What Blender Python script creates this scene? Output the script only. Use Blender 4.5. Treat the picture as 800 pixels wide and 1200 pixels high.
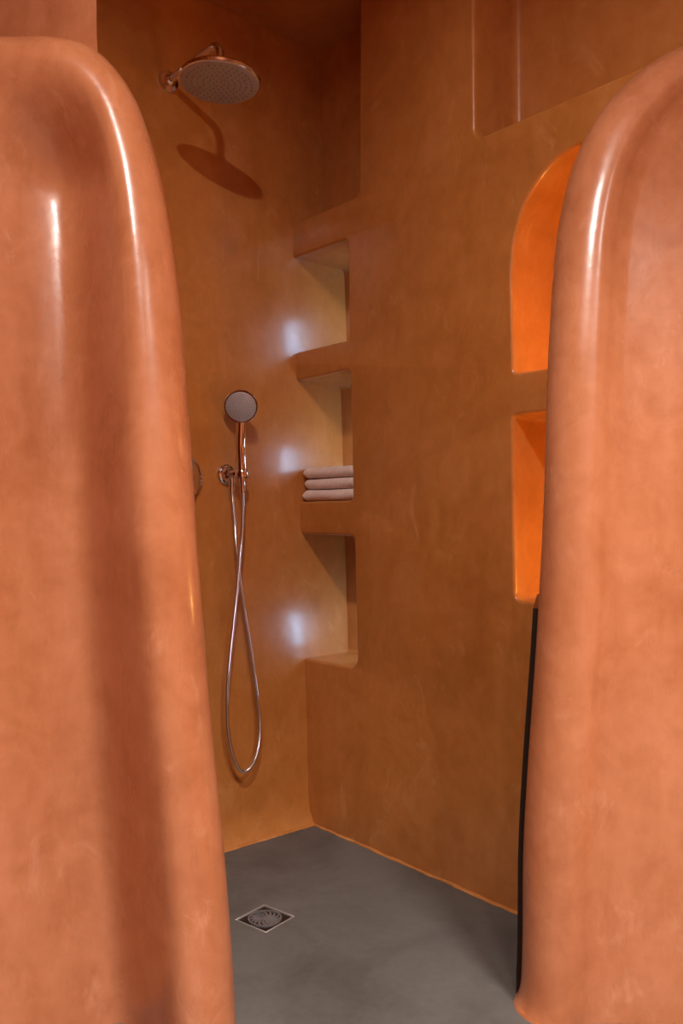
import bpy, bmesh, math, random
from mathutils import Vector, Matrix, noise
from mathutils.geometry import tessellate_polygon
random.seed(7)
for o in list(bpy.data.objects):
    bpy.data.objects.remove(o)
scene = bpy.context.scene
COL = scene.collection
PI = math.pi

# ------------------------------------------------------------------ camera
cam_d = bpy.data.cameras.new('camera')
cam_d.sensor_fit = 'VERTICAL'
cam_d.sensor_height = 36.0
cam_d.lens = 36.0 * 996 / 1200
cam_d.shift_y = 5 / 1200
cam_d.clip_start = 0.05
cam = bpy.data.objects.new('camera', cam_d)
COL.objects.link(cam)
cam.location = (0, 0, 1.05)
cam.rotation_euler = (PI / 2, 0, 0)
scene.camera = cam

# ------------------------------------------------------------------ world, view, lights
w = bpy.data.worlds.new('world')
scene.world = w
w.use_nodes = True
w.node_tree.nodes['Background'].inputs[0].default_value = (0.75, 0.85, 1, 1)
w.node_tree.nodes['Background'].inputs[1].default_value = 0.3
scene.view_settings.view_transform = 'Standard'
scene.view_settings.look = 'None'
scene.view_settings.exposure = 0.0
scene.view_settings.gamma = 1.0
scene.view_settings.use_curve_mapping = False

LAMP = Vector((-0.08, 0.50, 3.00))          # ceiling lamp in front of the shower
LAMP_W = 44.0
FILL_LAMPS = [(1.00, 0.10, 68.0), (0.40, -0.80, 36.0)]   # added unseen fill lamps on the room ceiling: x, y, watts
SLIT_STRENGTH = 30.0                         # frosted slits in the corner niches
ADDED_PUCK_STRENGTH = 330.0                       # added unseen warm pucks in the two open niches

# frame of the shower corner: a = along the niche wall (out of the shower wall), b = into the niche wall
K = Vector((-0.111, 2.913, 0))
RZ = math.atan2(-0.758, 0.652)
E1 = Vector((0.652, -0.758, 0)).normalized()
E2 = Vector((0.758, 0.652, 0)).normalized()
LEAN = -0.045
CEIL = 2.74          # over the shower
CEIL_ROOM = 3.00     # over the room in front of it


def W(a, b, z):
    p = K + E1 * a + E2 * b
    return Vector((p.x, p.y, z))


# ------------------------------------------------------------------ materials
def nmat(name):
    m = bpy.data.materials.new(name)
    m.use_nodes = True
    nt = m.node_tree
    b = nt.nodes['Principled BSDF']
    return m, nt, b


def N(nt, t, **kw):
    n = nt.nodes.new(t)
    for k, v in kw.items():
        setattr(n, k, v)
    return n


def noise_node(nt, co, scale, detail=5, rough=0.55, vec=(1, 1, 1), dist=0.0):
    mp = N(nt, 'ShaderNodeMapping')
    mp.inputs['Scale'].default_value = vec
    nt.links.new(co, mp.inputs[0])
    n = N(nt, 'ShaderNodeTexNoise')
    n.inputs['Scale'].default_value = scale
    n.inputs['Detail'].default_value = detail
    n.inputs['Roughness'].default_value = rough
    n.inputs['Distortion'].default_value = dist
    nt.links.new(mp.outputs[0], n.inputs['Vector'])
    return n.outputs['Fac']


def ramp(nt, fac, stops):
    r = N(nt, 'ShaderNodeValToRGB')
    el = r.color_ramp.elements
    while len(el) < len(stops):
        el.new(0.5)
    for e, (p, c) in zip(el, stops):
        e.position = p
        e.color = (*c, 1)
    nt.links.new(fac, r.inputs[0])
    return r.outputs[0]


def mix(nt, fac, a, b, mode='MIX'):
    m = N(nt, 'ShaderNodeMix', data_type='RGBA', blend_type=mode)
    if isinstance(fac, float):
        m.inputs[0].default_value = fac
    else:
        nt.links.new(fac, m.inputs[0])
    nt.links.new(a, m.inputs[6])
    nt.links.new(b, m.inputs[7])
    return m.outputs[2]


def maprange(nt, v, a, b, c, d):
    m = N(nt, 'ShaderNodeMapRange')
    for i, x in enumerate((a, b, c, d)):
        m.inputs[i + 1].default_value = x
    nt.links.new(v, m.inputs[0])
    return m.outputs[0]


def plaster(name, dark, mid, light, rough=(0.22, 0.36), streak=0.5, bump=0.12):
    m, nt, b = nmat(name)
    co = N(nt, 'ShaderNodeTexCoord').outputs['Object']
    n1 = noise_node(nt, co, 2.2, 7, 0.6, dist=0.6)
    n2 = noise_node(nt, co, 3.0, 6, 0.6, (3.4, 3.4, 0.55), 0.4)
    n3 = noise_node(nt, co, 26, 6, 0.65)
    c1 = ramp(nt, n1, [(0.3, dark), (0.5, mid), (0.72, light)])
    c2 = ramp(nt, n2, [(0.3, dark), (0.52, mid), (0.72, light)])
    c3 = ramp(nt, n3, [(0.25, dark), (0.5, mid), (0.8, light)])
    c = mix(nt, streak, c1, c2)
    n5 = noise_node(nt, co, 8.5, 8, 0.62, (1, 1, 0.8), 1.0)
    c5 = ramp(nt, n5, [(0.34, dark), (0.5, mid), (0.66, light)])
    c = mix(nt, 0.34, c, c5)
    c = mix(nt, 0.24, c, c3)
    # small pale worn flecks
    n4 = noise_node(nt, co, 9, 8, 0.7, (1, 1, 0.6), 1.2)
    fl = maprange(nt, n4, 0.58, 0.78, 0.0, 0.45)
    rgb = N(nt, 'ShaderNodeRGB')
    rgb.outputs[0].default_value = (min(1, light[0] * 1.2), light[1] * 1.5, light[2] * 1.8, 1)
    c = mix(nt, fl, c, rgb.outputs[0])
    nt.links.new(c, b.inputs['Base Color'])
    nt.links.new(maprange(nt, n2, 0.3, 0.7, rough[0], rough[1]), b.inputs['Roughness'])
    b.inputs['Coat Weight'].default_value = 0.28
    b.inputs['Coat Roughness'].default_value = 0.16
    b1 = N(nt, 'ShaderNodeBump')
    b1.inputs['Strength'].default_value = bump
    b1.inputs['Distance'].default_value = 0.03
    nt.links.new(noise_node(nt, co, 4.5, 3, 0.5), b1.inputs['Height'])
    b2 = N(nt, 'ShaderNodeBump')
    b2.inputs['Strength'].default_value = 0.10
    b2.inputs['Distance'].default_value = 0.004
    nt.links.new(n3, b2.inputs['Height'])
    nt.links.new(b1.outputs[0], b2.inputs['Normal'])
    nt.links.new(b2.outputs[0], b.inputs['Normal'])
    nt.links.new(b2.outputs[0], b.inputs['Coat Normal'])
    return m


def plain(name, col, rough=0.4, metal=0.0, emit=None, strength=0):
    m, nt, b = nmat(name)
    co = N(nt, 'ShaderNodeTexCoord').outputs['Object']
    n = noise_node(nt, co, 40, 4)
    c = ramp(nt, n, [(0.3, tuple(x * 0.92 for x in col)), (0.7, col)])
    nt.links.new(c, b.inputs['Base Color'])
    b.inputs['Roughness'].default_value = rough
    b.inputs['Metallic'].default_value = metal
    if emit:
        b.inputs['Emission Color'].default_value = (*emit, 1)
        b.inputs['Emission Strength'].default_value = strength
    return m


M = {}
M['plaster'] = plaster('orange_tadelakt', (0.36, 0.105, 0.034), (0.53, 0.192, 0.082), (0.67, 0.275, 0.140))
M['plaster_shower'] = plaster('ochre_tadelakt', (0.35, 0.114, 0.021), (0.51, 0.184, 0.040), (0.63, 0.262, 0.084), (0.28, 0.42), 0.35)
M['chrome'] = plain('chrome', (0.78, 0.76, 0.76), 0.07, 1.0)
M['chrome_dark'] = plain('drain_steel', (0.20, 0.18, 0.18), 0.32, 0.35)
M['drain_dark'] = plain('drain_plate', (0.018, 0.013, 0.013), 0.45, 0.2)
M['drain_edge'] = plain('drain_edge', (0.42, 0.36, 0.33), 0.4, 0.3)
M['spray'] = plain('spray_face', (0.40, 0.36, 0.40), 0.38, 0.35)
M['spray_light'] = plain('spray_face_light', (0.52, 0.48, 0.50), 0.42, 0.2)
M['rubber'] = plain('nozzle_rubber', (0.30, 0.27, 0.30), 0.5)
M['gap_shade'] = plain('painted_gap_shade', (0.022, 0.012, 0.008), 0.45)
M['white'] = plain('white_enamel', (0.75, 0.73, 0.70), 0.35)
M['lamp_glow'] = plain('lamp_glow', (0.9, 0.9, 0.9), 0.4, 0, (1, 0.95, 0.9), 3.0)
M['slit_glass'] = plain('frosted_daylight_glass', (0.8, 0.85, 0.9), 0.3, 0, (0.42, 0.68, 1.0), SLIT_STRENGTH)
M['added_puck_glow'] = plain('added_warm_puck', (0.9, 0.6, 0.3), 0.4, 0, (1.0, 0.58, 0.14), ADDED_PUCK_STRENGTH)


def towel_mat():
    m, nt, b = nmat('towel_terry')
    co = N(nt, 'ShaderNodeTexCoord').outputs['Object']
    n = noise_node(nt, co, 60, 6)
    c = ramp(nt, n, [(0.3, (0.84, 0.64, 0.57)), (0.7, (0.95, 0.78, 0.71))])
    nt.links.new(c, b.inputs['Base Color'])
    b.inputs['Roughness'].default_value = 0.95
    b.inputs['Sheen Weight'].default_value = 0.4
    bp = N(nt, 'ShaderNodeBump')
    bp.inputs['Strength'].default_value = 0.7
    bp.inputs['Distance'].default_value = 0.004
    nt.links.new(noise_node(nt, co, 260, 3), bp.inputs['Height'])
    nt.links.new(bp.outputs[0], b.inputs['Normal'])
    return m


M['towel'] = towel_mat()


def floor_mat():
    m, nt, b = nmat('grey_microcement')
    co = N(nt, 'ShaderNodeTexCoord').outputs['Object']
    n1 = noise_node(nt, co, 3.0, 7, 0.6, dist=0.8)
    n2 = noise_node(nt, co, 45, 6, 0.7)
    c1 = ramp(nt, n1, [(0.3, (0.066, 0.060, 0.054)), (0.5, (0.108, 0.100, 0.091)), (0.72, (0.142, 0.132, 0.120))])
    c2 = ramp(nt, n2, [(0.3, (0.080, 0.072, 0.064)), (0.7, (0.136, 0.126, 0.114))])
    nt.links.new(mix(nt, 0.3, c1, c2), b.inputs['Base Color'])
    b.inputs['Roughness'].default_value = 0.55
    bp = N(nt, 'ShaderNodeBump')
    bp.inputs['Strength'].default_value = 0.15
    bp.inputs['Distance'].default_value = 0.004
    nt.links.new(n2, bp.inputs['Height'])
    nt.links.new(bp.outputs[0], b.inputs['Normal'])
    return m


M['floor'] = floor_mat()


# ------------------------------------------------------------------ helpers
def link(name, bm, mat, parent=None, loc=None, rz=None, smooth=True, angle=40):
    bmesh.ops.recalc_face_normals(bm, faces=bm.faces[:])
    me = bpy.data.meshes.new(name)
    bm.to_mesh(me)
    bm.free()
    if smooth:
        for p in me.polygons:
            p.use_smooth = True
        me.set_sharp_from_angle(angle=math.radians(angle))
    me.materials.append(M[mat])
    o = bpy.data.objects.new(name, me)
    COL.objects.link(o)
    if parent:
        o.parent = parent
    if loc is not None:
        o.location = loc
    if rz is not None:
        o.rotation_euler = (0, 0, rz)
    return o


def struct(o):
    o['kind'] = 'structure'
    return o


def tag(o, label, cat, group=None):
    o['label'] = label
    o['category'] = cat
    if group:
        o['group'] = group
    return o


def empty(name, loc, rz=0.0):
    o = bpy.data.objects.new(name, None)
    o.empty_display_size = 0.05
    COL.objects.link(o)
    o.location = loc
    o.rotation_euler = (0, 0, rz)
    return o


def box(bm, lo, hi, bevel=0.0, seg=3):
    r = bmesh.ops.create_cube(bm, size=1)
    vs = r['verts']
    for v in vs:
        v.co = Vector([lo[i] + (v.co[i] + 0.5) * (hi[i] - lo[i]) for i in range(3)])
    if bevel:
        es = set(e for v in vs for e in v.link_edges)
        bmesh.ops.bevel(bm, geom=list(es), offset=bevel, segments=seg, affect='EDGES', profile=0.5)


def skin_rings(bm, rings, close_u=True, cap0=False, cap1=False):
    vr = [[bm.verts.new(p) for p in r] for r in rings]
    n = len(vr[0])
    for i in range(len(vr) - 1):
        for j in range(n if close_u else n - 1):
            k = (j + 1) % n
            bm.faces.new((vr[i][j], vr[i][k], vr[i + 1][k], vr[i + 1][j]))
    if cap0:
        bm.faces.new(vr[0][::-1])
    if cap1:
        bm.faces.new(vr[-1])
    return vr


def frame_of(t):
    t = t.normalized()
    up = Vector((0, 0, 1)) if abs(t.z) < 0.95 else Vector((1, 0, 0))
    x = t.cross(up).normalized()
    return x, x.cross(t).normalized()


def tube(bm, pts, rad, n=14, cap=True):
    pts = [Vector(p) for p in pts]
    rad = rad if isinstance(rad, (list, tuple)) else [rad] * len(pts)
    x = None
    rings = []
    for i, p in enumerate(pts):
        t = (pts[min(i + 1, len(pts) - 1)] - pts[max(i - 1, 0)]).normalized()
        if x is None:
            x, y = frame_of(t)
        else:
            x = (x - t * x.dot(t)).normalized()
            y = x.cross(t)
        rings.append([p + (x * math.cos(2 * PI * j / n) + y * math.sin(2 * PI * j / n)) * rad[i] for j in range(n)])
    skin_rings(bm, rings, True, cap, cap)


def lathe(bm, prof, origin, axis, n=40):
    """prof: list of (distance along axis, radius); ends are capped."""
    o = Vector(origin)
    t = Vector(axis).normalized()
    x, y = frame_of(t)
    rings = [[o + t * h + (x * math.cos(2 * PI * j / n) + y * math.sin(2 * PI * j / n)) * max(r, 1e-4) for j in range(n)] for h, r in prof]
    skin_rings(bm, rings, True, True, True)


def catmull(pts, per=8):
    pts = [Vector(p) for p in pts]
    out = []
    for i in range(len(pts) - 1):
        p0 = pts[max(i - 1, 0)]
        p1, p2 = pts[i], pts[i + 1]
        p3 = pts[min(i + 2, len(pts) - 1)]
        for k in range(per):
            t = k / per
            out.append(0.5 * ((2 * p1) + (p2 - p0) * t + (2 * p0 - 5 * p1 + 4 * p2 - p3) * t * t + (3 * p1 - p0 - 3 * p2 + p3) * t ** 3))
    out.append(pts[-1])
    return out


def sstep(a, b, x):
    t = min(1, max(0, (x - a) / (b - a)))
    return t * t * (3 - 2 * t)


# ------------------------------------------------------------------ niche wall (right wall of the shower)
def rounded_loop(poly, rc, seg=6):
    """counter-clockwise polygon -> list of (point, outward normal) with rounded corners."""
    n = len(poly)
    P = [Vector(p) for p in poly]
    out = []
    for i in range(n):
        p, a, b = P[i], P[i - 1], P[(i + 1) % n]
        d0 = (a - p).normalized()
        d1 = (b - p).normalized()
        ang = d0.angle(d1)
        r = rc[i] if isinstance(rc, (list, tuple)) else rc
        if ang > math.radians(172) or r <= 0:
            t = (d1 - d0).normalized()
            out.append((p, Vector((t.y, -t.x))))
            continue
        L = r / math.tan(ang / 2)
        c = p + (d0 + d1).normalized() * (r / math.sin(ang / 2))
        s = p + d0 * L - c
        e = p + d1 * L - c
        a0 = math.atan2(s.y, s.x)
        a1 = math.atan2(e.y, e.x)
        while a1 < a0:
            a1 += 2 * PI
        for k in range(seg + 1):
            th = a0 + (a1 - a0) * k / seg
            nn = Vector((math.cos(th), math.sin(th)))
            out.append((c + nn * r, nn))
    return out


def niche_wall(name, outer, holes, thick):
    bm = bmesh.new()
    loops2d = [[Vector((x, y, 0)) for x, y in outer]]
    front = [[bm.verts.new((x, 0, y)) for x, y in outer]]
    for loop, D, re, rb in holes:
        rings = []
        for k in range(5):
            ph = PI / 2 * k / 4
            off, dep = re * (1 - math.sin(ph)), re * (1 - math.cos(ph))
            rings.append([(p + n * off, dep) for p, n in loop])
        for f in (0.25, 0.5, 0.75):
            rings.append([(p, re + (D - re - rb) * f) for p, n in loop])
        for k in range(5):
            ph = PI / 2 * k / 4
            off, dep = -rb * (1 - math.cos(ph)), D - rb * (1 - math.sin(ph))
            rings.append([(p + n * off, dep) for p, n in loop])
        vr = skin_rings(bm, [[(p.x, d, p.y) for p, d in r] for r in rings])
        bm.faces.new(vr[-1])
        front.append(vr[0])
        loops2d.append([Vector((p.x, p.y, 0)) for p, d in rings[0]])
    flat = [v for l in front for v in l]
    for t in tessellate_polygon(loops2d):
        try:
            bm.faces.new([flat[i] for i in t])
        except ValueError:
            pass
    # sides and back of the slab
    back = [bm.verts.new((x, thick, y)) for x, y in outer]
    n = len(outer)
    for i in range(n):
        j = (i + 1) % n
        bm.faces.new((front[0][i], front[0][j], back[j], back[i]))
    bm.faces.new(back)
    return bm


holes = []
# corner niches, open towards the shower wall (their left ends run into that wall)
holes.append((rounded_loop([(-0.25, 2.073), (0.254, 2.078), (0.262, 2.93), (-0.25, 2.93)], 0.024), 0.145, 0.009, 0.022))
holes.append((rounded_loop([(-0.25, 1.622), (0.208, 1.622), (0.199, 1.952), (-0.25, 1.958)], 0.018), 0.235, 0.009, 0.016))
holes.append((rounded_loop([(-0.25, 1.100), (0.225, 1.102), (0.211, 1.526), (-0.25, 1.520)], 0.018), 0.20, 0.009, 0.016))
holes.append((rounded_loop([(-0.25, 0.560), (0.246, 0.562), (0.230, 0.987), (-0.25, 0.988)], [0.02, 0.035, 0.018, 0.02]), 0.20, 0.010, 0.016))
# tall recess high on the wall
holes.append((rounded_loop([(0.735, 2.096), (3.4, 2.096), (3.4, 2.93), (0.728, 2.93)], 0.030), 0.19, 0.012, 0.026))
# arched niche
arch = [(0.868, 1.429), (1.275, 1.429), (1.279, 1.70)]
for k in range(1, 20):
    th = PI * k / 20
    arch.append((1.072 + 0.207 * math.cos(th), 1.72 + 0.25 * math.sin(th)))
arch.append((0.862, 1.70))
holes.append((rounded_loop(arch, [0.014, 0.014] + [0] * 21), 0.24, 0.010, 0.012))
# rectangular niche below it
holes.append((rounded_loop([(0.874, 0.828), (1.28, 0.828), (1.28, 1.318), (0.866, 1.318)], [0.02, 0.02, 0.014, 0.014]), 0.22, 0.010, 0.012))
bm = niche_wall('wall_right', [(-0.30, 0), (3.95, 0), (3.95, 3.0), (-0.30, 3.0)], holes, 0.32)
wall_right = struct(link('wall_right', bm, 'plaster_shower', None, K, RZ, True, 30))


# ------------------------------------------------------------------ shower wall (left), leaning slightly outwards
def left_wall():
    bm = bmesh.new()
    nb, nz = 90, 70
    b0, b1 = -2.75, 0.33
    g = []
    for i in range(nz + 1):
        z = 2.95 * i / nz
        row = []
        for j in range(nb + 1):
            b = b0 + (b1 - b0) * j / nb
            a = LEAN * z + 0.006 * noise.noise(Vector((b * 1.6, z * 1.4, 3.1))) + 0.030 * math.exp(-z / 0.025)
            row.append(bm.verts.new((a, b, z)))
        g.append(row)
    for i in range(nz):
        for j in range(nb):
            bm.faces.new((g[i][j], g[i][j + 1], g[i + 1][j + 1], g[i + 1][j]))
    # thickness
    loop = [g[0][j] for j in range(nb + 1)] + [g[i][nb] for i in range(1, nz + 1)] + [g[nz][j] for j in range(nb - 1, -1, -1)] + [g[i][0] for i in range(nz - 1, 0, -1)]
    bk = [bm.verts.new((-0.42, v.co.y, v.co.z)) for v in loop]
    for i in range(len(loop)):
        j = (i + 1) % len(loop)
        bm.faces.new((loop[i], loop[j], bk[j], bk[i]))
    bm.faces.new(bk)
    return bm


struct(link('wall_left', left_wall(), 'plaster_shower', None, K, RZ, True, 50))


# ------------------------------------------------------------------ entrance partitions (rounded, lofted)
def partition(name, outline, inner, Yc, r, prof_front, prof_back, far, per=7):
    """outline / inner: paired (x, z) control points; far: extra (x, z) corners closing the hidden side."""
    C = catmull([Vector((x, z, 0)) for x, z in outline], per)
    T = catmull([Vector((x, z, 0)) for x, z in inner], per)
    n = len(C)
    ds_n = [0.0] + [r * (1 - math.cos(PI / 2 * k / 9)) for k in range(1, 10)]
    bm = bmesh.new()
    fr, bk, rim = [], [], []
    sgn = 1 if T[0].x > C[0].x else -1
    for i in range(n):
        t = (C[min(i + 1, n - 1)] - C[max(i - 1, 0)]).normalized()
        nv = Vector((t.y, -t.x, 0)) * sgn
        if i < 3:
            nv = Vector((sgn, 0, 0))
        L = (T[i] - C[i]).length
        ds = ds_n + [r + (L - r) * (k / 22) for k in range(1, 23)]
        c1 = C[i] + nv * L * 0.5
        colf, colb = [], []
        for d in ds:
            u = d / L
            P = C[i] * (1 - u) ** 2 + c1 * 2 * u * (1 - u) + T[i] * u * u
            wob = 0.004 * noise.noise(Vector((P.x * 2.2, P.y * 1.3, Yc * 7))) * sstep(0, r, d)
            lb_ = 0.13 * sstep(0.95, 2.15, P.y)
            colf.append((P.x, Yc + lb_ - prof_front(d, P) + wob, P.y))
            colb.append((P.x, Yc + lb_ + prof_back(d, P), P.y))
        v0 = bm.verts.new(colf[0])
        fr.append([v0] + [bm.verts.new(p) for p in colf[1:]])
        bk.append([v0] + [bm.verts.new(p) for p in colb[1:]])
    m = len(fr[0])
    for g in (fr, bk):
        for i in range(n - 1):
            for j in range(m - 1):
                bm.faces.new((g[i][j], g[i][j + 1], g[i + 1][j + 1], g[i + 1][j]))
    # far side: flat faces, front and back
    lf = [g[-1] for g in fr]
    lb = [g[-1] for g in bk]
    ff = [bm.verts.new((x, lf[0].co.y, z)) for x, z in far]
    fb = [bm.verts.new((x, lb[0].co.y, z)) for x, z in far]
    bm.faces.new(lf + ff)
    bm.faces.new(lb + fb)
    return bm


def bull(d, r):
    return math.sqrt(max(0, r * r - (r - min(d, r)) ** 2))


def px(u, v, Y):
    return ((u - 400) / 996 * Y, 1.05 - (v - 605) / 996 * Y)


# left partition: outline of its free edge (x, z) in metres
OL = [(-0.21, 0.0), (-0.2219, 0.205), (-0.2355, 0.376), (-0.2526, 0.546), (-0.268, 0.717), (-0.2816, 0.888),
      (-0.2941, 1.059), (-0.3112, 1.2657), (-0.3347, 1.4989), (-0.3568, 1.6478), (-0.3776, 1.7518), (-0.4017, 1.8366),
      (-0.4368, 1.933), (-0.4795, 2.0025), (-0.5309, 2.0480), (-0.6013, 2.0680), (-0.6874, 2.0690), (-0.8163, 2.0695),
      (-1.0, 2.07), (-1.75, 2.07)]
IL = [(-0.74, 0.0), (-0.745, 0.205), (-0.755, 0.376), (-0.765, 0.546), (-0.775, 0.717), (-0.785, 0.888),
      (-0.795, 1.02), (-0.80, 1.15), (-0.805, 1.27), (-0.81, 1.36), (-0.82, 1.42), (-0.83, 1.46),
      (-0.845, 1.49), (-0.86, 1.51), (-0.88, 1.53), (-0.91, 1.54), (-0.95, 1.545), (-1.02, 1.548), (-1.2, 1.55), (-1.75, 1.55)]
YL, RL = 1.70, 0.088


def front_left(d, p):
    """rounded nose, then a vertical hollow beside it that closes below the shoulder."""
    dh = (-0.21 - 0.083 * p.y) - p.x
    k = (1 - sstep(1.74, 2.00, p.y)) * sstep(0.04, 0.12, d)
    dip = 0.150 * (sstep(0.066, 0.250, dh) - sstep(0.240, 0.490, dh))
    return bull(d, RL) - dip * k


def back_left(d, p):
    return bull(d, 0.10)


bm = partition('wall_front_left', OL, IL, YL, RL, front_left, back_left, [(-1.75, 0.0)])
struct(link('wall_front_left', bm, 'plaster', smooth=True, angle=60))

OR = [(0.37, 0.0), (0.384, 0.035), (0.3885, 0.12), (0.3905, 0.32), (0.4, 0.51), (0.418, 0.767),
      (0.4347, 1.059), (0.4496, 1.3379), (0.4703, 1.57), (0.4901, 1.7097), (0.5276, 1.8515), (0.5852, 1.9639),
      (0.6555, 2.045), (0.725, 2.0958), (0.7919, 2.1255), (0.8886, 2.1474), (0.95, 2.1528)]
IR = [(0.95, 0.0), (0.95, 0.035), (0.95, 0.12), (0.95, 0.32), (0.95, 0.51), (0.95, 0.767), (0.95, 0.98),
      (0.95, 1.16), (0.95, 1.30), (0.95, 1.40), (0.95, 1.48), (0.95, 1.54), (0.95, 1.585), (0.95, 1.62), (0.95, 1.65), (0.95, 1.68), (0.95, 1.70)]
YR, RR = 1.82, 0.088


def front_right(d, p):
    return bull(d, RR) - 0.026 * sstep(RR * 0.9, 0.135, d)


def back_right(d, p):
    return bull(d, RR)


bm = partition('wall_front_right', OR, IR, YR, RR, front_right, back_right, [])
struct(link('wall_front_right', bm, 'plaster', smooth=True, angle=60))

# added near-black strip painting the shaded gap between right partition and niche wall
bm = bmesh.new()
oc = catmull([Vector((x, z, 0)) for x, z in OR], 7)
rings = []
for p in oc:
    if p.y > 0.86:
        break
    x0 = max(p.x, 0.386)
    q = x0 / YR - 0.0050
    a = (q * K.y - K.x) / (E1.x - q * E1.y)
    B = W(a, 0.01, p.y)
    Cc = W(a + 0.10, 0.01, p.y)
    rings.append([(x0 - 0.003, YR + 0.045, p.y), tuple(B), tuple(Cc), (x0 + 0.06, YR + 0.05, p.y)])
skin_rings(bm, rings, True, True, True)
struct(link('gap_shade_strip', bm, 'gap_shade', smooth=True, angle=30))

# full-height oblique wall standing behind the shoulder of the left partition
bm = bmesh.new()
plan = [(-0.527, 1.828), (-0.62, 1.868), (-1.75, 2.48), (-1.75, 2.62), (-0.600, 1.955), (-0.566, 1.935)]
rings = []
for i in range(13):
    z = 1.90 + (3.0 - 1.90) * i / 12
    off = 0.035 * (1 - sstep(1.97, 2.16, z)) ** 2
    rings.append([(x + off * 0.35, y - off * 0.6, z) for x, y in plan])
skin_rings(bm, rings, True, True, True)
struct(link('wall_upper_left', bm, 'plaster', smooth=True, angle=35))

# ------------------------------------------------------------------ the rest of the room shell
DC = Vector((-0.2, 2.22))
DA = math.radians(52)
dx, dy = Vector((math.cos(DA), math.sin(DA))), Vector((-math.sin(DA), math.cos(DA)))
DH = 0.056
hole = [DC + dx * sx * DH + dy * sy * DH for sx, sy in ((-1, -1), (1, -1), (1, 1), (-1, 1))]
outer = [(-2.9, -1.9), (2.9, -1.9), (2.9, 3.6), (-2.9, 3.6)]
bm = bmesh.new()
vo = [bm.verts.new((x, y, 0)) for x, y in outer]
vh = [bm.verts.new((p.x, p.y, 0)) for p in hole]
fl = vo + vh
for t in tessellate_polygon([[Vector((x, y, 0)) for x, y in outer], [Vector((p.x, p.y, 0)) for p in hole]]):
    bm.faces.new([fl[i] for i in t])
vd = [bm.verts.new((p.x, p.y, -0.04)) for p in hole]
for i in range(4):
    bm.faces.new((vh[i], vh[(i + 1) % 4], vd[(i + 1) % 4], vd[i]))
bm.faces.new(vd)
vb = [bm.verts.new((x, y, -0.12)) for x, y in outer]
for i in range(4):
    bm.faces.new((vo[i], vo[(i + 1) % 4], vb[(i + 1) % 4], vb[i]))
bm.faces.new(vb)
struct(link('floor', bm, 'floor', smooth=False))

bm = bmesh.new()
box(bm, (-2.9, -1.9, CEIL_ROOM), (2.9, 3.7, CEIL_ROOM + 0.12))
box(bm, (-2.9, 2.60, CEIL), (2.9, 3.7, CEIL_ROOM))
struct(link('ceiling', bm, 'plaster_shower', smooth=False))
bm = bmesh.new()
box(bm, (-2.15, -1.9, 0), (-1.98, 1.45, CEIL_ROOM))
struct(link('wall_side_left', bm, 'plaster', smooth=False))
bm = bmesh.new()
box(bm, (2.38, -1.9, 0), (2.55, 0.35, CEIL_ROOM))
struct(link('wall_side_right', bm, 'plaster', smooth=False))
bm = bmesh.new()
box(bm, (-2.15, -1.9, 0), (2.55, -1.7, CEIL_ROOM))
struct(link('wall_back', bm, 'plaster', smooth=False))

# frosted daylight slits at the ends of the corner niches
for i, (am, bc, z0, z1) in enumerate(((0.203, 0.196, 1.69, 1.83), (0.219, 0.150, 1.18, 1.34), (0.241, 0.162, 0.585, 0.71))):
    wn = empty('window_%d' % (i + 1), W(am, bc, z0), RZ)
    struct(wn)
    H = z1 - z0
    bm = bmesh.new()
    for lo, hi in (((-0.006, -0.032, 0), (0.01, 0.032, 0.008)), ((-0.006, -0.032, H - 0.008), (0.01, 0.032, H)),
                   ((-0.006, -0.032, 0), (0.01, -0.026, H)), ((-0.006, 0.026, 0), (0.01, 0.032, H))):
        box(bm, lo, hi)
    link('window_frame', bm, 'plaster', wn, smooth=False)
    bm = bmesh.new()
    box(bm, (-0.003, -0.026, 0.008), (0.008, 0.026, H - 0.008))
    link('pane', bm, 'slit_glass', wn, smooth=False)


# uneven plaster bead where the walls meet the floor
def floor_bead(length, seed, into):
    bm = bmesh.new()
    n = int(length / 0.012)
    rings = []
    for i in range(n + 1):
        s = length * i / n
        q = 0.006 + 0.004 * noise.noise(Vector((s * 22, seed, 0))) + 0.003 * noise.noise(Vector((s * 70, seed, 4)))
        h = 0.006 + 0.003 * noise.noise(Vector((s * 18, seed, 9)))
        rings.append([Vector((s, -0.02, 0.0)), Vector((s, q, 0.0005)), Vector((s, q * 0.75, h * 0.45)), Vector((s, q * 0.2, h)), Vector((s, -0.02, h * 2.2))])
    skin_rings(bm, rings, True, True, True)
    return bm


ob = struct(link('trim_1', floor_bead(1.0, 1.7, 1), 'plaster_shower', None, W(0.0, 0.0, 0.0), math.atan2(E1.y, E1.x), True, 60))
ob.scale = (1, -1, 1)
ob = struct(link('trim_2', floor_bead(1.3, 5.2, 1), 'plaster_shower', None, W(0.028, 0.0, 0.0), math.atan2(-E2.y, -E2.x), True, 60))

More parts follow.
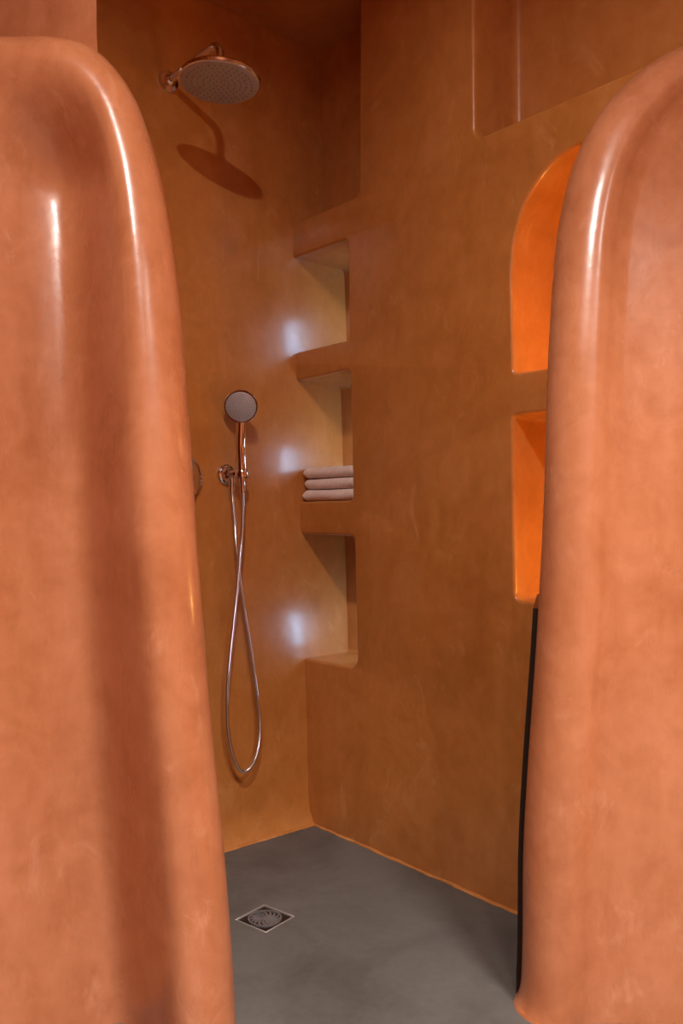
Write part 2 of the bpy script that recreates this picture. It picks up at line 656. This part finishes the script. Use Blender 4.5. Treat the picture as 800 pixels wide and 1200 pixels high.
# ------------------------------------------------------------------ ceiling lamp over the threshold
def ceiling_lamp(p, r, watts, spread, label, group=None):
    lamp = empty('ceiling_lamp', p)
    tag(lamp, label, 'lamp', group)
    bm = bmesh.new()
    lathe(bm, [(0, r * 1.4), (0.012, r * 1.4), (0.018, r * 1.3), (0.018, r * 1.06), (0.012, r * 1.03)], (0, 0, 0), (0, 0, -1))
    link('lamp_ring', bm, 'white', lamp)
    bm = bmesh.new()
    lathe(bm, [(0.010, r), (0.016, r), (0.0165, r * 0.95)], (0, 0, 0), (0, 0, -1))
    link('diffuser', bm, 'lamp_glow', lamp)
    ld = bpy.data.lights.new('lamp_light', 'AREA')
    ld.shape = 'DISK'
    ld.size = 2 * r
    ld.spread = math.radians(spread)
    ld.energy = watts
    ld.color = (1.0, 0.94, 0.88)
    lo = bpy.data.objects.new('lamp_light', ld)
    COL.objects.link(lo)
    lo.parent = lamp
    lo.location = (0, 0, -0.022)


ceiling_lamp(LAMP, 0.045, LAMP_W, 164, 'small round white lamp fixed to the ceiling before the shower entrance')
for (x, y, wt), txt in zip(FILL_LAMPS, ('added unseen fill lamp on the ceiling beside the right entrance partition', 'added unseen fill lamp on the ceiling near the plain back wall')):
    ceiling_lamp((x, y, CEIL_ROOM), 0.24, wt, 110, txt, 'added fill lamps on the room ceiling')  # added out of view to brighten the partition fronts

# invented warm pucks, out of sight, added for the orange glow in two niches
for z, txt in ((1.429, 'small added warm puck light in the arched niche'), (0.828, 'small added warm puck light in the rectangular niche')):
    p = empty('added_puck_light', W(1.18, 0.11, z), RZ)
    tag(p, txt, 'light', 'added puck lights in the niches')
    bm = bmesh.new()
    lathe(bm, [(0, 0.030), (0.010, 0.030), (0.013, 0.027), (0.013, 0.020)], (0, 0, 0), (0, 0, 1), 28)
    link('housing', bm, 'white', p)
    bm = bmesh.new()
    lathe(bm, [(0.0128, 0.020), (0.020, 0.019), (0.027, 0.014), (0.031, 0.006), (0.0315, 0.001)], (0, 0, 0), (0, 0, 1), 28)
    link('lens', bm, 'added_puck_glow', p)

# ------------------------------------------------------------------ rain shower
ZF = 2.419
rs = empty('rain_shower', W(LEAN * ZF, -0.482, ZF), RZ)
tag(rs, 'chrome rain shower with round head on a bent wall arm', 'shower')
bm = bmesh.new()
lathe(bm, [(-0.004, 0.034), (0.005, 0.034), (0.011, 0.031), (0.014, 0.020), (0.022, 0.017)], (0, 0, 0), (1, 0, 0))
link('wall_flange', bm, 'chrome', rs)
LA = 0.302
path = [(0.0, 0, 0), (0.10, 0, 0), (0.20, 0, 0)]
for k in range(9):
    th = PI / 2 * k / 8
    path.append((LA - 0.04 + 0.04 * math.sin(th), 0, -0.04 + 0.04 * math.cos(th)))
path.append((LA, 0, -0.075))
bm = bmesh.new()
tube(bm, path, 0.0125, 18)
link('arm', bm, 'chrome', rs)
TILT = math.radians(2.5)
axis = Vector((math.sin(TILT) * 0.5, -math.sin(TILT), -math.cos(TILT)))
o0 = Vector((LA, 0, -0.072))
bm = bmesh.new()
lathe(bm, [(-0.004, 0.013), (0.0, 0.017), (0.010, 0.019), (0.022, 0.017), (0.026, 0.014)], o0, axis)
link('ball_joint', bm, 'chrome', rs)
bm = bmesh.new()
lathe(bm, [(0.022, 0.020), (0.026, 0.045), (0.031, 0.095), (0.035, 0.115), (0.041, 0.119), (0.047, 0.117), (0.049, 0.113)], o0, axis, 64)
sh = link('shower_head', bm, 'chrome', rs)
bm = bmesh.new()
lathe(bm, [(0.047, 0.113), (0.0500, 0.112), (0.0512, 0.108), (0.0515, 0.002)], o0, axis, 64)
link('spray_face', bm, 'spray', sh)
x_, y_ = frame_of(axis)
bm = bmesh.new()
for rad, cnt in ((0.014, 6), (0.030, 12), (0.046, 18), (0.062, 24), (0.078, 30), (0.094, 36)):
    for k in range(cnt):
        th = 2 * PI * (k + 0.5 * (cnt % 4 == 2)) / cnt
        c = o0 + axis * 0.0513 + (x_ * math.cos(th) + y_ * math.sin(th)) * rad
        lathe(bm, [(0, 0.0034), (0.002, 0.0028), (0.0032, 0.0016)], c, axis, 8)
link('nozzles', bm, 'rubber', sh)

# ------------------------------------------------------------------ wall holder of the hand shower
ZH = 1.185
hx = LEAN * ZH
wh = empty('shower_holder', W(hx, -0.302, ZH), RZ)
tag(wh, 'round chrome wall holder and hose outlet carrying the hand shower', 'holder')
bm = bmesh.new()
lathe(bm, [(-0.004, 0.034), (0.006, 0.034), (0.010, 0.031), (0.012, 0.024), (0.026, 0.021), (0.030, 0.017)], (0, 0, 0), (1, 0, 0), 36)
link('rosette', bm, 'chrome', wh)
bm = bmesh.new()
tube(bm, [(0.020, 0, 0), (0.040, 0.006, 0.001), (0.050, 0.012, 0.002)], [0.014, 0.013, 0.012], 16)
link('bracket', bm, 'chrome', wh)
bm = bmesh.new()
cc = Vector((0.062, 0.020, 0.0))
ca = Vector((-0.10, 0.0, 1)).normalized()
xx, yy = frame_of(ca)
prof = []
rings = []
for h in (-0.012, -0.010, 0.010, 0.012):
    ro = 0.0225 if abs(h) < 0.011 else 0.0212
    rings.append((h, ro))
rings += [(0.012, 0.0178), (-0.012, 0.0158)]
R = [[cc + ca * h + (xx * math.cos(2 * PI * j / 28) + yy * math.sin(2 * PI * j / 28)) * r for j in range(28)] for h, r in rings]
R.append(R[0])
vr = [[bm.verts.new(p) for p in r] for r in R[:-1]]
vr.append(vr[0])
for i in range(len(vr) - 1):
    for j in range(28):
        k = (j + 1) % 28
        bm.faces.new((vr[i][j], vr[i][k], vr[i + 1][k], vr[i + 1][j]))
link('cradle', bm, 'chrome', wh)
bm = bmesh.new()
lathe(bm, [(0.0, 0.011), (0.020, 0.011), (0.024, 0.0095), (0.034, 0.0095)], (0.022, 0.008, -0.012), (0, 0, -1), 24)
link('hose_outlet', bm, 'chrome', wh)

# ------------------------------------------------------------------ hand shower with hose
hs = empty('hand_shower', W(hx, -0.302, ZH), RZ)
tag(hs, 'chrome hand shower with grey spray face and long looping metal hose', 'hand shower')


def loc(a, b, z):
    return Vector((a - hx, b + 0.302, z - ZH))


p_bot = cc - ca * 0.030
p_top = cc + ca * 0.165 + Vector((0.0, 0.002, 0))
bm = bmesh.new()
hp, hr = [], []
for k in range(17):
    t = k / 16
    p = p_bot.lerp(p_top, t)
    p += Vector((0.010 * max(0, t - 0.6) / 0.4, 0, 0))
    hp.append(p)
    hr.append(0.0098 + 0.0066 * sstep(0.05, 0.30, t) - 0.001 * sstep(0.6, 1.0, t))
tube(bm, hp, hr, 20)
hd = link('handle', bm, 'chrome', hs)
face_ax = Vector((0.70, -0.58, -0.40)).normalized()
hc = loc(-0.048 + 0.058, -0.286, 1.402)
bm = bmesh.new()
lathe(bm, [(-0.026, 0.016), (-0.022, 0.030), (-0.012, 0.047), (-0.002, 0.0545), (0.004, 0.0550), (0.007, 0.0530)], hc, face_ax, 48)
head = link('shower_head', bm, 'chrome', hs)
bm = bmesh.new()
lathe(bm, [(0.004, 0.0490), (0.0085, 0.0485), (0.0100, 0.046), (0.0108, 0.001)], hc, face_ax, 48)
link('spray_face', bm, 'spray_light', head)
bm = bmesh.new()
x_, y_ = frame_of(face_ax)
for rad, cnt in ((0.009, 6), (0.018, 11), (0.027, 16), (0.036, 22), (0.044, 28)):
    for k in range(cnt):
        th = 2 * PI * k / cnt
        c = hc + face_ax * 0.0102 + (x_ * math.cos(th) + y_ * math.sin(th)) * rad
        lathe(bm, [(0, 0.0018), (0.0016, 0.0013), (0.0022, 0.0006)], c, face_ax, 6)
link('nozzles', bm, 'rubber', head)
bm = bmesh.new()
lathe(bm, [(0, 0.0098), (0.010, 0.0105), (0.030, 0.0100), (0.036, 0.0078)], p_bot + ca * 0.004, -ca, 20)
link('hose_nut', bm, 'chrome', hs)
bm = bmesh.new()
lathe(bm, [(0, 0.0100), (0.014, 0.0100), (0.020, 0.0078)], Vector((0.022, 0.008, -0.044)), (0, 0, -1), 20)
link('hose_nut', bm, 'chrome', hs)
ctrl = [Vector((0.022, 0.008, -0.055)), loc(-0.020, -0.2925, 1.05), loc(-0.012, -0.2885, 0.94), loc(-0.008, -0.279, 0.85), loc(-0.004, -0.260, 0.72),
        loc(0.004, -0.237, 0.57), loc(0.012, -0.221, 0.44), loc(0.020, -0.219, 0.36), loc(0.026, -0.234, 0.288), loc(0.029, -0.262, 0.247),
        loc(0.029, -0.288, 0.238), loc(0.029, -0.314, 0.262), loc(0.026, -0.336, 0.325), loc(0.022, -0.346, 0.41), loc(0.017, -0.341, 0.53), loc(0.013, -0.323, 0.66),
        loc(0.010, -0.304, 0.79), loc(0.010, -0.290, 0.92), loc(0.012, -0.281, 1.03), p_bot - ca * 0.028]
cp = catmull(ctrl, 30)
# resample evenly and give the hose its fine metal ribs
cum = [0]
for i in range(1, len(cp)):
    cum.append(cum[-1] + (cp[i] - cp[i - 1]).length)
step = 0.0014
pts, rads = [], []
j = 0
nst = int(cum[-1] / step)
for i in range(nst + 1):
    s = min(i * step, cum[-1] - 1e-6)
    while cum[j + 1] < s:
        j += 1
    t = (s - cum[j]) / max(1e-9, cum[j + 1] - cum[j])
    pts.append(cp[j].lerp(cp[j + 1], t))
    rads.append(0.0071 if i % 4 in (1, 2) else 0.0061)
bm = bmesh.new()
tube(bm, pts, rads, 10)
link('hose', bm, 'chrome', hs, angle=180)

# ------------------------------------------------------------------ mixer plate, half hidden by the partition
ZM = 1.167
mx = empty('shower_mixer', W(LEAN * ZM, -0.471, ZM), RZ)
tag(mx, 'round chrome mixer plate with lever half hidden by the partition', 'mixer')
bm = bmesh.new()
lathe(bm, [(-0.008, 0.078), (0.006, 0.078), (0.010, 0.074), (0.0115, 0.060), (0.012, 0.030)], (0, 0, 0), (1, 0, 0), 56)
link('plate', bm, 'chrome', mx)
bm = bmesh.new()
lathe(bm, [(0.010, 0.026), (0.045, 0.025), (0.050, 0.022), (0.051, 0.012)], (0, 0, 0), (1, 0, 0), 32)
kn = link('knob', bm, 'chrome', mx)
bm = bmesh.new()
tube(bm, [(0.040, 0, -0.015), (0.043, 0, -0.045), (0.048, 0.0, -0.090)], [0.007, 0.0062, 0.0055], 14)
link('lever', bm, 'chrome', kn)
bm = bmesh.new()
lathe(bm, [(0.008, 0.012), (0.022, 0.012), (0.025, 0.010)], (0, 0.036, -0.040), (1, 0, 0), 24)
link('diverter_button', bm, 'chrome', mx)


# ------------------------------------------------------------------ folded towels
def towel(seed, width, depth, th):
    """a towel folded double, its round fold to the front (-y); built along x."""
    bm = bmesh.new()
    hz = th / 2
    prof = []
    ny = 12
    # outer line: bottom back -> front fold -> top back, then slit back inside
    for k in range(ny + 1):
        prof.append((depth - (depth - hz) * k / ny, 0.0))
    for k in range(1, 12):
        a = -PI / 2 - PI * k / 12
        prof.append((hz + hz * 1.0 * math.cos(a), hz + hz * math.sin(a)))
    for k in range(ny + 1):
        prof.append((hz + (depth - hz) * k / ny, th))
    prof.append((depth + 0.004, th * 0.80))
    prof.append((depth + 0.001, th * 0.56))
    prof.append((depth - 0.05, th * 0.51))
    prof.append((depth - 0.05, th * 0.49))
    prof.append((depth, th * 0.44))
    prof.append((depth + 0.004, th * 0.20))
    nx = 44
    rings = []
    for i in range(nx + 1):
        t = i / nx
        x = -width / 2 + width * t
        e = min(t, 1 - t) * width
        sh_ = math.sqrt(max(0.0, 1 - max(0, 1 - e / 0.012) ** 2))          # rounded ends
        f = 0.62 + 0.38 * sh_
        ring = []
        for y, z in prof:
            wv = noise.noise(Vector((x * 11 + seed, y * 9, z * 20)))
            w2 = noise.noise(Vector((x * 45 + seed, y * 45, z * 60 + 3)))
            zz = hz + (z - hz) * f + (0.0026 * wv + 0.0010 * w2) * (1 if z > 0.004 else 0.15)
            yy_ = y + 0.003 * wv + 0.003 * noise.noise(Vector((x * 7, seed, 0)))
            ring.append((x, yy_, zz))
        rings.append(ring)
    skin_rings(bm, rings, True, True, True)
    return bm


ztow = 1.1035
for k, (lab, ca_, dth, tht) in enumerate((('pale pink folded towel at the bottom of the pile in the niche', 0.083, 0.150, 0.037),
                                          ('pale pink folded towel in the middle of the pile of three', 0.081, 0.147, 0.036),
                                          ('pale pink folded towel on top of the pile in the niche', 0.084, 0.144, 0.036))):
    o = link('folded_towel', towel(3.7 * k + 1, 0.252 - 0.004 * k, dth, tht), 'towel', None, W(ca_, 0.007 + 0.004 * (k % 2), ztow), RZ + math.radians((0.6, -1.2, 1.0)[k]), True, 80)
    tag(o, lab, 'towel', 'folded towels in the niche')
    ztow += tht + 0.0022

# ------------------------------------------------------------------ floor drain
dr = empty('floor_drain', (DC.x, DC.y, -0.03), DA)
tag(dr, 'square steel floor drain with round swirl grate in grey floor', 'drain')
bm = bmesh.new()
h, t = 0.0555, 0.0035
for lo, hi in (((-h, -h, 0), (h, -h + t, 0.0315)), ((-h, h - t, 0), (h, h, 0.0315)), ((-h, -h + t, 0), (-h + t, h - t, 0.0315)), ((h - t, -h + t, 0), (h, h - t, 0.0315))):
    box(bm, lo, hi, 0.0006, 1)
link('frame', bm, 'drain_edge', dr)
bm = bmesh.new()
box(bm, (-h + t, -h + t, 0.018), (h - t, h - t, 0.0275), 0.001, 1)
link('plate', bm, 'drain_dark', dr)
bm = bmesh.new()
# ring
n = 56
rr = [(0.0400, 0.0225), (0.0400, 0.0268), (0.0445, 0.0268), (0.0445, 0.0225)]
vr = [[bm.verts.new((r * math.cos(2 * PI * j / n), r * math.sin(2 * PI * j / n), z)) for j in range(n)] for r, z in rr]
vr.append(vr[0])
for i in range(4):
    for j in range(n):
        k = (j + 1) % n
        bm.faces.new((vr[i][j], vr[i][k], vr[i + 1][k], vr[i + 1][j]))
gr = link('grate', bm, 'chrome_dark', dr, angle=30)
gr.location.z = 0.005
bm = bmesh.new()
lathe(bm, [(0.0225, 0.009), (0.0262, 0.009), (0.0270, 0.0075)], (0, 0, 0), (0, 0, 1), 24)
link('hub', bm, 'chrome_dark', gr)
# swirl blades
bm = bmesh.new()
th0 = 0.0
rings = []
for k in range(7):
    u = k / 6
    r = 0.008 + (0.041 - 0.008) * u
    ang = 0.55 * u * u
    wd = 0.0016 + 0.0028 * math.sin(PI * min(1, u * 0.9))
    c = Vector((r * math.cos(ang), r * math.sin(ang), 0))
    p = Vector((-math.sin(ang), math.cos(ang), 0))
    rings.append([c - p * wd + Vector((0, 0, 0.0228)), c + p * wd + Vector((0, 0, 0.0228)), c + p * wd * 0.7 + Vector((0, 0, 0.0262)), c - p * wd * 0.9 + Vector((0, 0, 0.0250))])
skin_rings(bm, rings, True, True, True)
b0 = link('blade', bm, 'chrome_dark', gr, angle=30)
for k in range(1, 14):
    c = b0.copy()
    COL.objects.link(c)
    c.parent = gr
    c.rotation_euler = (0, 0, 2 * PI * k / 14)
